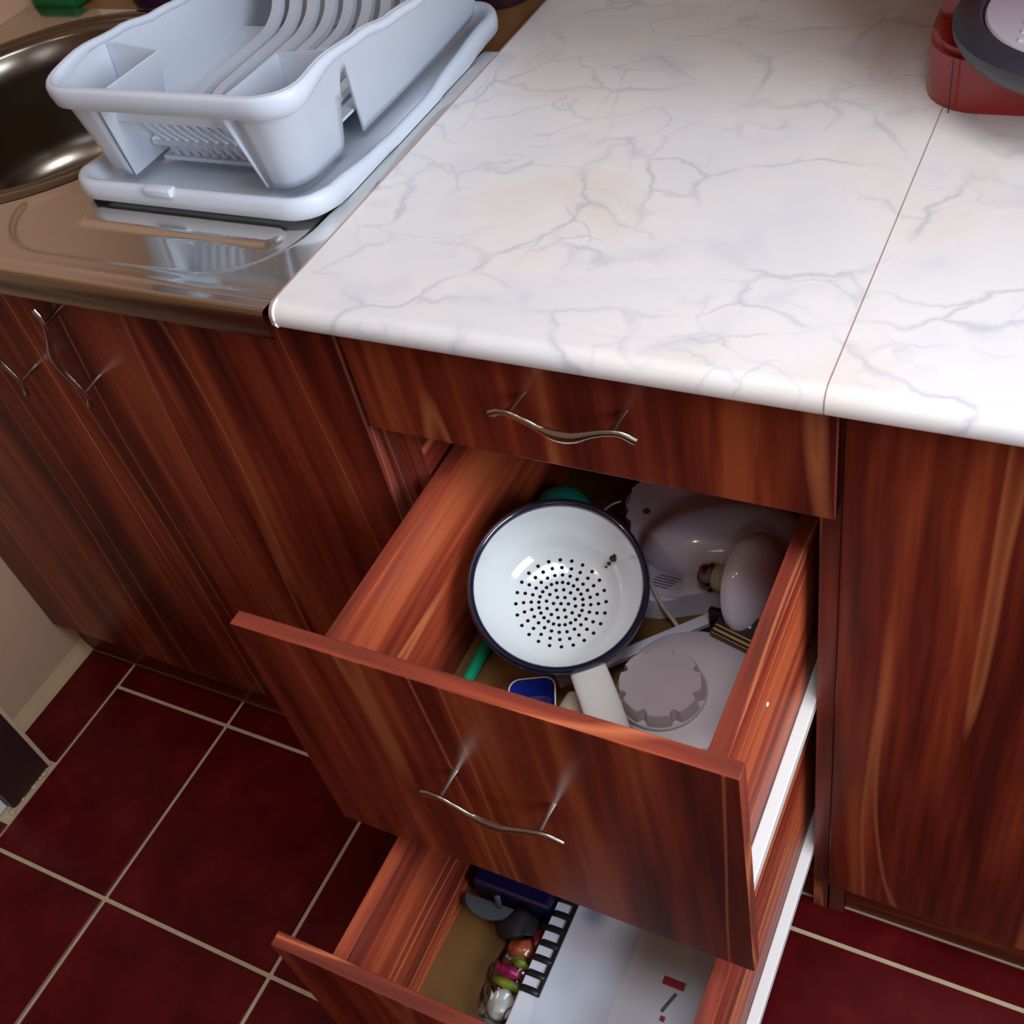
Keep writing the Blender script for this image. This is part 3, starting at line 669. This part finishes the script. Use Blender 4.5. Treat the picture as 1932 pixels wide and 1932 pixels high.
bm = bmesh.new(); tube_bm(bm, spline([(.118, .150, .450), (.126, .163, .452), (.134, .170, .452)], 4), .0016, 8)
o = finish('wire_loop', bm, plain('pale_wire', (.4, .4, .42), .3, metal=.6), smooth=True); o.location = (.004, .0, -.006)
tag(o, 'short pale wire between the colander and the grey housing', 'wire')

# domed lamp lying on its side against the right side
lp = root('lamp', (.30, .085, ZB), 'round white domed lamp standing on its side against the right drawer side', 'lamp')
Ml = Matrix.Translation((.3070, .0900, ZB+.0520)) @ Matrix.Rotation(math.radians(-8), 4, 'Z') @ Matrix.Rotation(math.radians(77), 4, 'Y') @ Matrix.Scale(1.06, 4)
bm = bmesh.new(); lathe_bm(bm, [(.020, -.016), (.044, -.010), (.0468, -.004), (.0468, .000), (.0455, .004), (.040, .0095), (.030, .0135), (.016, .016), (0, .0168)], 56)
bm.transform(Ml); attach(finish('diffuser', bm, plain('milky_lilac_plastic', (.80, .80, .95), .12, coat=.5), smooth=True, angle=50), lp)
bm = bmesh.new(); lathe_bm(bm, [(0, -.040), (.011, -.040), (.0125, -.037), (.0125, -.030), (.016, -.028), (.020, -.022), (.021, -.0155), (0, -.0155)], 32); bm.transform(Ml)
attach(finish('collar', bm, CREAM, smooth=True, angle=40), lp)
bm = bmesh.new(); lathe_bm(bm, [(.0095, -.052), (.0135, -.052), (.0145, -.049), (.0145, -.043), (.012, -.0402), (.0095, -.0402)], 32); bm.transform(Ml)
attach(finish('socket_ring', bm, CHROME, smooth=True, angle=40), lp)
bm = bmesh.new(); box_bm(bm, .272, .286, .052, .060, ZB+.002, ZB+.046, bevel=.002); box_bm(bm, .272, .297, .052, .066, ZB+.001, ZB+.010, bevel=.002)
attach(finish('bracket', bm, plain('dark_brown_metal', (.03, .012, .012), .25, metal=.5)), lp)
# dark box with gold stripes
bx = root('carton', (.3, .04, ZB), 'small dark brown carton with gold stripes below the white domed lamp', 'box')
Mb = Matrix.Translation((.3120, .0435, ZB+.034)) @ Matrix.Rotation(math.radians(-14), 4, 'Z') @ Matrix.Rotation(math.radians(18), 4, 'X')
def bpart(nm, b, mat, bev=.0004):
    bm = bmesh.new(); box_bm(bm, *b, bevel=bev); bm.transform(Mb); return attach(finish(nm, bm, mat), bx)
bpart('carton_body', (-.030, .030, -.014, .018, -.008, .008), plain('dark_brown_card', (.022, .009, .010), .35))
GOLD = plain('gold_print', (.55, .36, .12), .35, metal=.4)
for k, (y, w) in enumerate(((-.004, .0014), (-.0085, .0022), (-.0125, .0008))): bpart('gold_stripe', (-.029, .029, y-w/2, y+w/2, .0080, .0083), GOLD, 0)
for k in range(5): bpart('white_print', (-.022+.0095*k, -.017+.0095*k, .006, .0082, .0080, .0083), WHITE, 0)
bm = bmesh.new(); box_bm(bm, -.012, .012, -.008, .008, 0, .004, bevel=.0006)
bm.transform(Matrix.Translation((.272, .046, ZB+.004)) @ Matrix.Rotation(.5, 4, 'Z')); o = finish('plastic_cap', bm, CREAM); tag(o, 'small flat cream piece left of the gold-striped carton', 'plastic piece')
# grey lid with scalloped knob
ld = root('chopper_lid', (.285, -.012, ZB), 'light grey round lid with scalloped knob at the front right of the middle drawer', 'lid')
bm = bmesh.new(); Mk = Matrix.Translation((.282, -.0215, 0))
lathe_bm(bm, [(0, ZB), (.062, ZB), (.066, ZB+.002), (.0665, ZB+.020), (.0655, ZB+.026), (.062, ZB+.029), (.030, ZB+.031), (0, ZB+.031)], 72, Mk)
attach(finish('lid', bm, LGREY, smooth=True, angle=40), ld)
bm = bmesh.new(); kx, ky = .2580, -.0350; n = 128
def ringk(fn, z): return [bm.verts.new((kx+fn(2*math.pi*k/n)*math.cos(2*math.pi*k/n), ky+fn(2*math.pi*k/n)*math.sin(2*math.pi*k/n), z)) for k in range(n)]
def scal(depth, base):
    def f(a):
        c = math.cos(8*a+.6); s = max(0, (c-.72)/.28); return base-depth*math.sqrt(s)
    return f
Z = ZB+.029
rs = [ringk(lambda a: .0405, Z), ringk(lambda a: .0412, Z+.002), ringk(lambda a: .0405, Z+.004), ringk(scal(.0050, .0396), Z+.0045), ringk(scal(.0050, .0372), Z+.0165), ringk(scal(.0048, .0362), Z+.018)]
for a, b in zip(rs, rs[1:]):
    for k in range(n): bm.faces.new((a[k], a[(k+1) % n], b[(k+1) % n], b[k]))
ctr = bm.verts.new((kx, ky, Z+.0185))
for k in range(n): bm.faces.new((rs[-1][k], rs[-1][(k+1) % n], ctr))
attach(finish('knob', bm, GREYK, smooth=True, angle=35), ld)
# long white bar
bm = bmesh.new(); Ms = Matrix.Translation((.2255, .0150, ZB+.024)) @ Matrix.Rotation(math.atan2(.115, .118), 4, 'Z') @ Matrix.Rotation(math.radians(-2), 4, 'Y')
box_bm(bm, -.092, .086, -.0058, .0058, -.0017, .0017, bevel=.0012); box_bm(bm, -.092, .086, -.0058, -.0042, -.004, .0017, bevel=.0006); bm.transform(Ms)
o = finish('spatula', bm, plain('bluish_white_plastic', (.58, .56, .64), .2)); tag(o, 'long narrow bluish white plastic bar running under the colander handle', 'utensil')
# blue and white cup and cream piece
cu = root('scoop', (.147, -.082, ZB), 'small white scoop with deep blue inside, behind the middle drawer front', 'scoop')
bm = bmesh.new(); Mq = Matrix.Translation((.1490, -.0800, ZB+.004)) @ Matrix.Rotation(math.radians(25), 4, 'Z')
Pq = rrect(-.022, .022, -.024, .024, .011, 6)
def ringp(s, z): return [bm.verts.new(Mq @ Vector((x*s, y*s, z))) for x, y in Pq]
rs = [ringp(.62, 0), ringp(.72, .003), ringp(1.0, .024), ringp(1.01, .026), ringp(.95, .0262)]
for a, b in zip(rs, rs[1:]):
    for k in range(len(Pq)): bm.faces.new((a[k], a[(k+1) % len(Pq)], b[(k+1) % len(Pq)], b[k]))
bm.faces.new(rs[0]); attach(finish('scoop_shell', bm, plain('white_plastic', (.72, .69, .66), .3), smooth=True, angle=40), cu)
bm = bmesh.new(); rs = [ringp(.95, .0258), ringp(.7, .006), ringp(.5, .004)]
for a, b in zip(rs, rs[1:]):
    for k in range(len(Pq)): bm.faces.new((a[k], a[(k+1) % len(Pq)], b[(k+1) % len(Pq)], b[k]))
bm.faces.new(rs[-1]); p = attach(finish('scoop_lining', bm, BLUEP, smooth=True, angle=40), cu); p['label'] = 'deep blue inside'
bm = bmesh.new(); tube_bm(bm, spline([(.186, -.058, ZB+.014), (.184, -.075, ZB+.014), (.183, -.10, ZB+.013), (.183, -.13, ZB+.012)], 4), [(.0145, .0125)]*13, 18)
o = finish('container', bm, CREAM, smooth=True, angle=50); tag(o, 'cream plastic container between the blue-lined scoop and colander handle', 'container')
# green utensil
gu = root('brush', (.07, .0, ZB), 'green plastic kitchen utensil along the left drawer side, under the colander', 'utensil')
bm = bmesh.new(); tube_bm(bm, spline([(.0705, -.165, ZB+.0065), (.0690, -.06, ZB+.0065), (.0680, -.02, ZB+.0065), (.0680, .05, ZB+.0065), (.078, .10, ZB+.010), (.09, .13, ZB+.025)], 6), .0060, 14)
attach(finish('handle', bm, GREEN, smooth=True, angle=60), gu)
bm = bmesh.new(); lathe_bm(bm, [(.033, 0), (.032, .010), (.029, .020), (.024, .029), (.014, .036), (.005, .0385), (0, .039)], 60)
for v in bm.verts:
    a = math.atan2(v.co.y, v.co.x); r = math.hypot(v.co.x, v.co.y); s = 1+.035*math.cos(20*a) if r > .01 else 1; v.co.x *= s; v.co.y *= s
bm.transform(Matrix.Translation((.083, .140, ZB+.023)) @ Matrix.Rotation(math.radians(12), 4, 'X')); p = attach(finish('ribbed_head', bm, DARKG, smooth=True), gu)

# ------------------------------------------------------------------ bottom drawer contents
ZD = .1302
nb = root('calendar', (.245, -.18, ZD), 'white comb-bound booklet with black spiral on the right in the bottom drawer', 'booklet')
def page_mat():
    mt, nt, b = new_mat('printed_cover_sheet'); L = nt.links; tc = N(nt, 'ShaderNodeTexCoord'); cur = None
    rgb = N(nt, 'ShaderNodeRGB'); rgb.outputs[0].default_value = (.68, .72, .82, 1); cur = rgb.outputs[0]
    for (x, y, r, c, k) in ((.200, -.148, .023, (.16, .21, .33), .85), (.200, -.177, .035, (.62, .50, .58), .5), (.262, -.166, .05, (.50, .45, .54), .5), (.20, -.217, .03, (.50, .56, .66), .5), (.250, -.25, .05, (.52, .55, .60), .5)):
        d = N(nt, 'ShaderNodeVectorMath', operation='DISTANCE'); L.new(tc.outputs['Object'], d.inputs[0]); d.inputs[1].default_value = (x, y, ZD+.034)
        mr = N(nt, 'ShaderNodeMapRange'); mr.interpolation_type = 'SMOOTHSTEP'; L.new(d.outputs['Value'], mr.inputs['Value']); mr.inputs['From Min'].default_value = 0; mr.inputs['From Max'].default_value = r; mr.inputs['To Min'].default_value = k; mr.inputs['To Max'].default_value = 0
        mx_ = N(nt, 'ShaderNodeMix', data_type='RGBA'); L.new(mr.outputs[0], mx_.inputs['Factor']); L.new(cur, mx_.inputs[6]); mx_.inputs[7].default_value = (*c, 1); cur = mx_.outputs[2]
    L.new(cur, b.inputs['Base Color']); b.inputs['Roughness'].default_value = .3; return mt
bm = bmesh.new(); box_bm(bm, .160, .334, -.298, -.04, ZD+.002, ZD+.033, bevel=.001)
attach(finish('pages', bm, plain('white_paper', (.72, .74, .80), .6)), nb)
bm = bmesh.new(); nxp, nyp = 20, 24; g = []
for j in range(nyp+1):
    y = -.300+.262*j/nyp; g.append([bm.verts.new((.159+.1755*i/nxp, y, ZD+.0335+.0016*math.sin(i*.35)*ss(0, 1, (i/nxp))-.005*ss(.16, 0, i/nxp)*ss(.3, 0, j/nyp))) for i in range(nxp+1)])
for j in range(nyp):
    for i in range(nxp): bm.faces.new((g[j][i], g[j][i+1], g[j+1][i+1], g[j+1][i]))
o = attach(finish('cover_sheet', bm, page_mat(), smooth=True), nb)
bm = bmesh.new(); box_bm(bm, .1765, .1815, -.2465, -.045, ZD+.034, ZD+.0365, bevel=.0006)
attach(finish('comb_spine', bm, BLACK), nb)
ringm = None
for k in range(12):
    y = -.2430+.0163*k
    if ringm is None:
        bm = bmesh.new(); tube_bm(bm, spline([(.180, 0, ZD+.0355), (.174, 0, ZD+.0365), (.168, 0, ZD+.0362), (.1600, 0, ZD+.034), (.1575, 0, ZD+.022)], 4), [(.0036, .0010)]*17, 8)
        o = finish('comb_ring', bm, BLACK); ringm = o.data
    else: o = bpy.data.objects.new('comb_ring', ringm); COL.objects.link(o)
    o.location = (0, y, 0); attach(o, nb)
bm = bmesh.new(); box_bm(bm, .2895, .3115, -.1880, -.1800, ZD+.0352, ZD+.0358, bevel=.0001)
attach(finish('red_label', bm, plain('red_print', (.42, .03, .05), .4)), nb)
bm = bmesh.new(); box_bm(bm, -.0016, .0016, -.011, .011, 0, .0005, bevel=.0002); bm.transform(Matrix.Translation((.302, -.2030, ZD+.0353)) @ Matrix.Rotation(-.35, 4, 'Z'))
attach(finish('dark_stroke', bm, plain('dark_grey_ink', (.10, .10, .15), .5)), nb)
bm = bmesh.new(); box_bm(bm, -.0025, .0025, -.0025, .0025, 0, .0005, bevel=.0002); bm.transform(Matrix.Translation((.3015, -.2195, ZD+.0353)))
attach(finish('dark_mark', bm, nb.children[-1].data.materials[0]), nb)
# grey half disc ladle
gl = root('strainer_disc', (.09, -.16, ZD), 'grey plastic disc with a short upright stem at the left of the bottom drawer', 'utensil')
bm = bmesh.new(); hp = [(.0885+.0285*math.cos(math.radians(180+a)), -.1735+.0195*math.sin(math.radians(180+a))+.0003*a*.03) for a in range(0, 181, 6)]
prism_bm(bm, hp, ZD+.027, ZD+.0295)
SG = plain('slate_grey_plastic', (.07, .085, .10), .28)
attach(finish('disc', bm, SG, smooth=True, angle=40), gl)
bm = bmesh.new(); tube_bm(bm, [(.101, -.175, ZD+.0295), (.101, -.174, ZD+.038), (.1005, -.172, ZD+.050)], [(.0035, .002)]*3, 8)
attach(finish('stem', bm, SG, smooth=True), gl)
bm = bmesh.new(); box_bm(bm, .066, .156, -.166, -.02, ZD+.0005, ZD+.048, bevel=.004)
o = finish('storage_box', bm, plain('midnight_blue_plastic', (.005, .005, .045), .3)); tag(o, 'midnight blue box at the back left of the bottom drawer', 'box')
def crumple(bm, amp, sc_, seed):
    from mathutils import noise
    for v in bm.verts: v.co += noise.noise_vector(v.co*sc_+Vector((seed, 0, 0)))*amp
bm = bmesh.new(); bmesh.ops.create_icosphere(bm, subdivisions=4, radius=1, matrix=Matrix.Translation((.1255, -.186, ZD+.0175)) @ Matrix.Diagonal((.023, .019, .013, 1))); crumple(bm, .007, 45, 3)
o = finish('black_bag', bm, plain('black_polythene', (.005, .003, .006), .6), smooth=True); tag(o, 'crumpled black bag between the grey disc and the comb-bound booklet', 'bag')
bag = root('candy_bag', (.135, -.235, ZD), 'clear crinkled plastic bag with pink, green and orange items left of the booklet', 'bag')
def blob(nm, c, s, mat, sub=3, amp=.002, seed=0):
    bm = bmesh.new(); bmesh.ops.create_icosphere(bm, subdivisions=sub, radius=1, matrix=Matrix.Translation(c) @ Matrix.Diagonal((*s, 1))); crumple(bm, amp, 60, seed)
    return attach(finish(nm, bm, mat, smooth=True), bag)
blob('wrapped_sweet', (.136, -.2300, ZD+.019), (.016, .007, .009), plain('magenta_wrapper', (.33, .010, .09), .35), seed=1)
blob('wrapped_sweet', (.139, -.2415, ZD+.016), (.016, .0055, .008), plain('lime_wrapper', (.18, .24, .02), .35), seed=2)
blob('wrapped_sweet', (.145, -.2170, ZD+.018), (.012, .006, .009), bag.children[-1].data.materials[0], seed=4)
blob('wrapped_sweet', (.139, -.2030, ZD+.019), (.015, .012, .010), plain('orange_wrapper', (.38, .08, .035), .3, coat=.5), seed=5)
blob('wrapped_sweet', (.150, -.192, ZD+.016), (.010, .016, .010), plain('crimson_wrapper', (.16, .008, .014), .35), seed=6)
blob('wrapped_sweet', (.142, -.262, ZD+.016), (.013, .017, .009), plain('ivory_wrapper', (.55, .56, .50), .3, coat=.5), seed=7, amp=.003)
FILM, nt, b = new_mat('clear_crinkled_film'); L = nt.links
tr = N(nt, 'ShaderNodeBsdfTransparent'); gl_ = N(nt, 'ShaderNodeBsdfGlossy'); gl_.inputs['Roughness'].default_value = .08; fr = N(nt, 'ShaderNodeFresnel'); fr.inputs['IOR'].default_value = 1.5
ms = N(nt, 'ShaderNodeMixShader'); L.new(fr.outputs[0], ms.inputs[0]); L.new(tr.outputs[0], ms.inputs[1]); L.new(gl_.outputs[0], ms.inputs[2]); L.new(ms.outputs[0], nt.nodes['Material Output'].inputs['Surface'])
bm = bmesh.new(); bmesh.ops.create_icosphere(bm, subdivisions=4, radius=1, matrix=Matrix.Translation((.139, -.232, ZD+.019)) @ Matrix.Diagonal((.021, .054, .0155, 1))); crumple(bm, .005, 70, 9)
p = attach(finish('clear_film', bm, FILM), bag); p['label'] = 'clear crinkled plastic film'
bpy.context.view_layer.update()
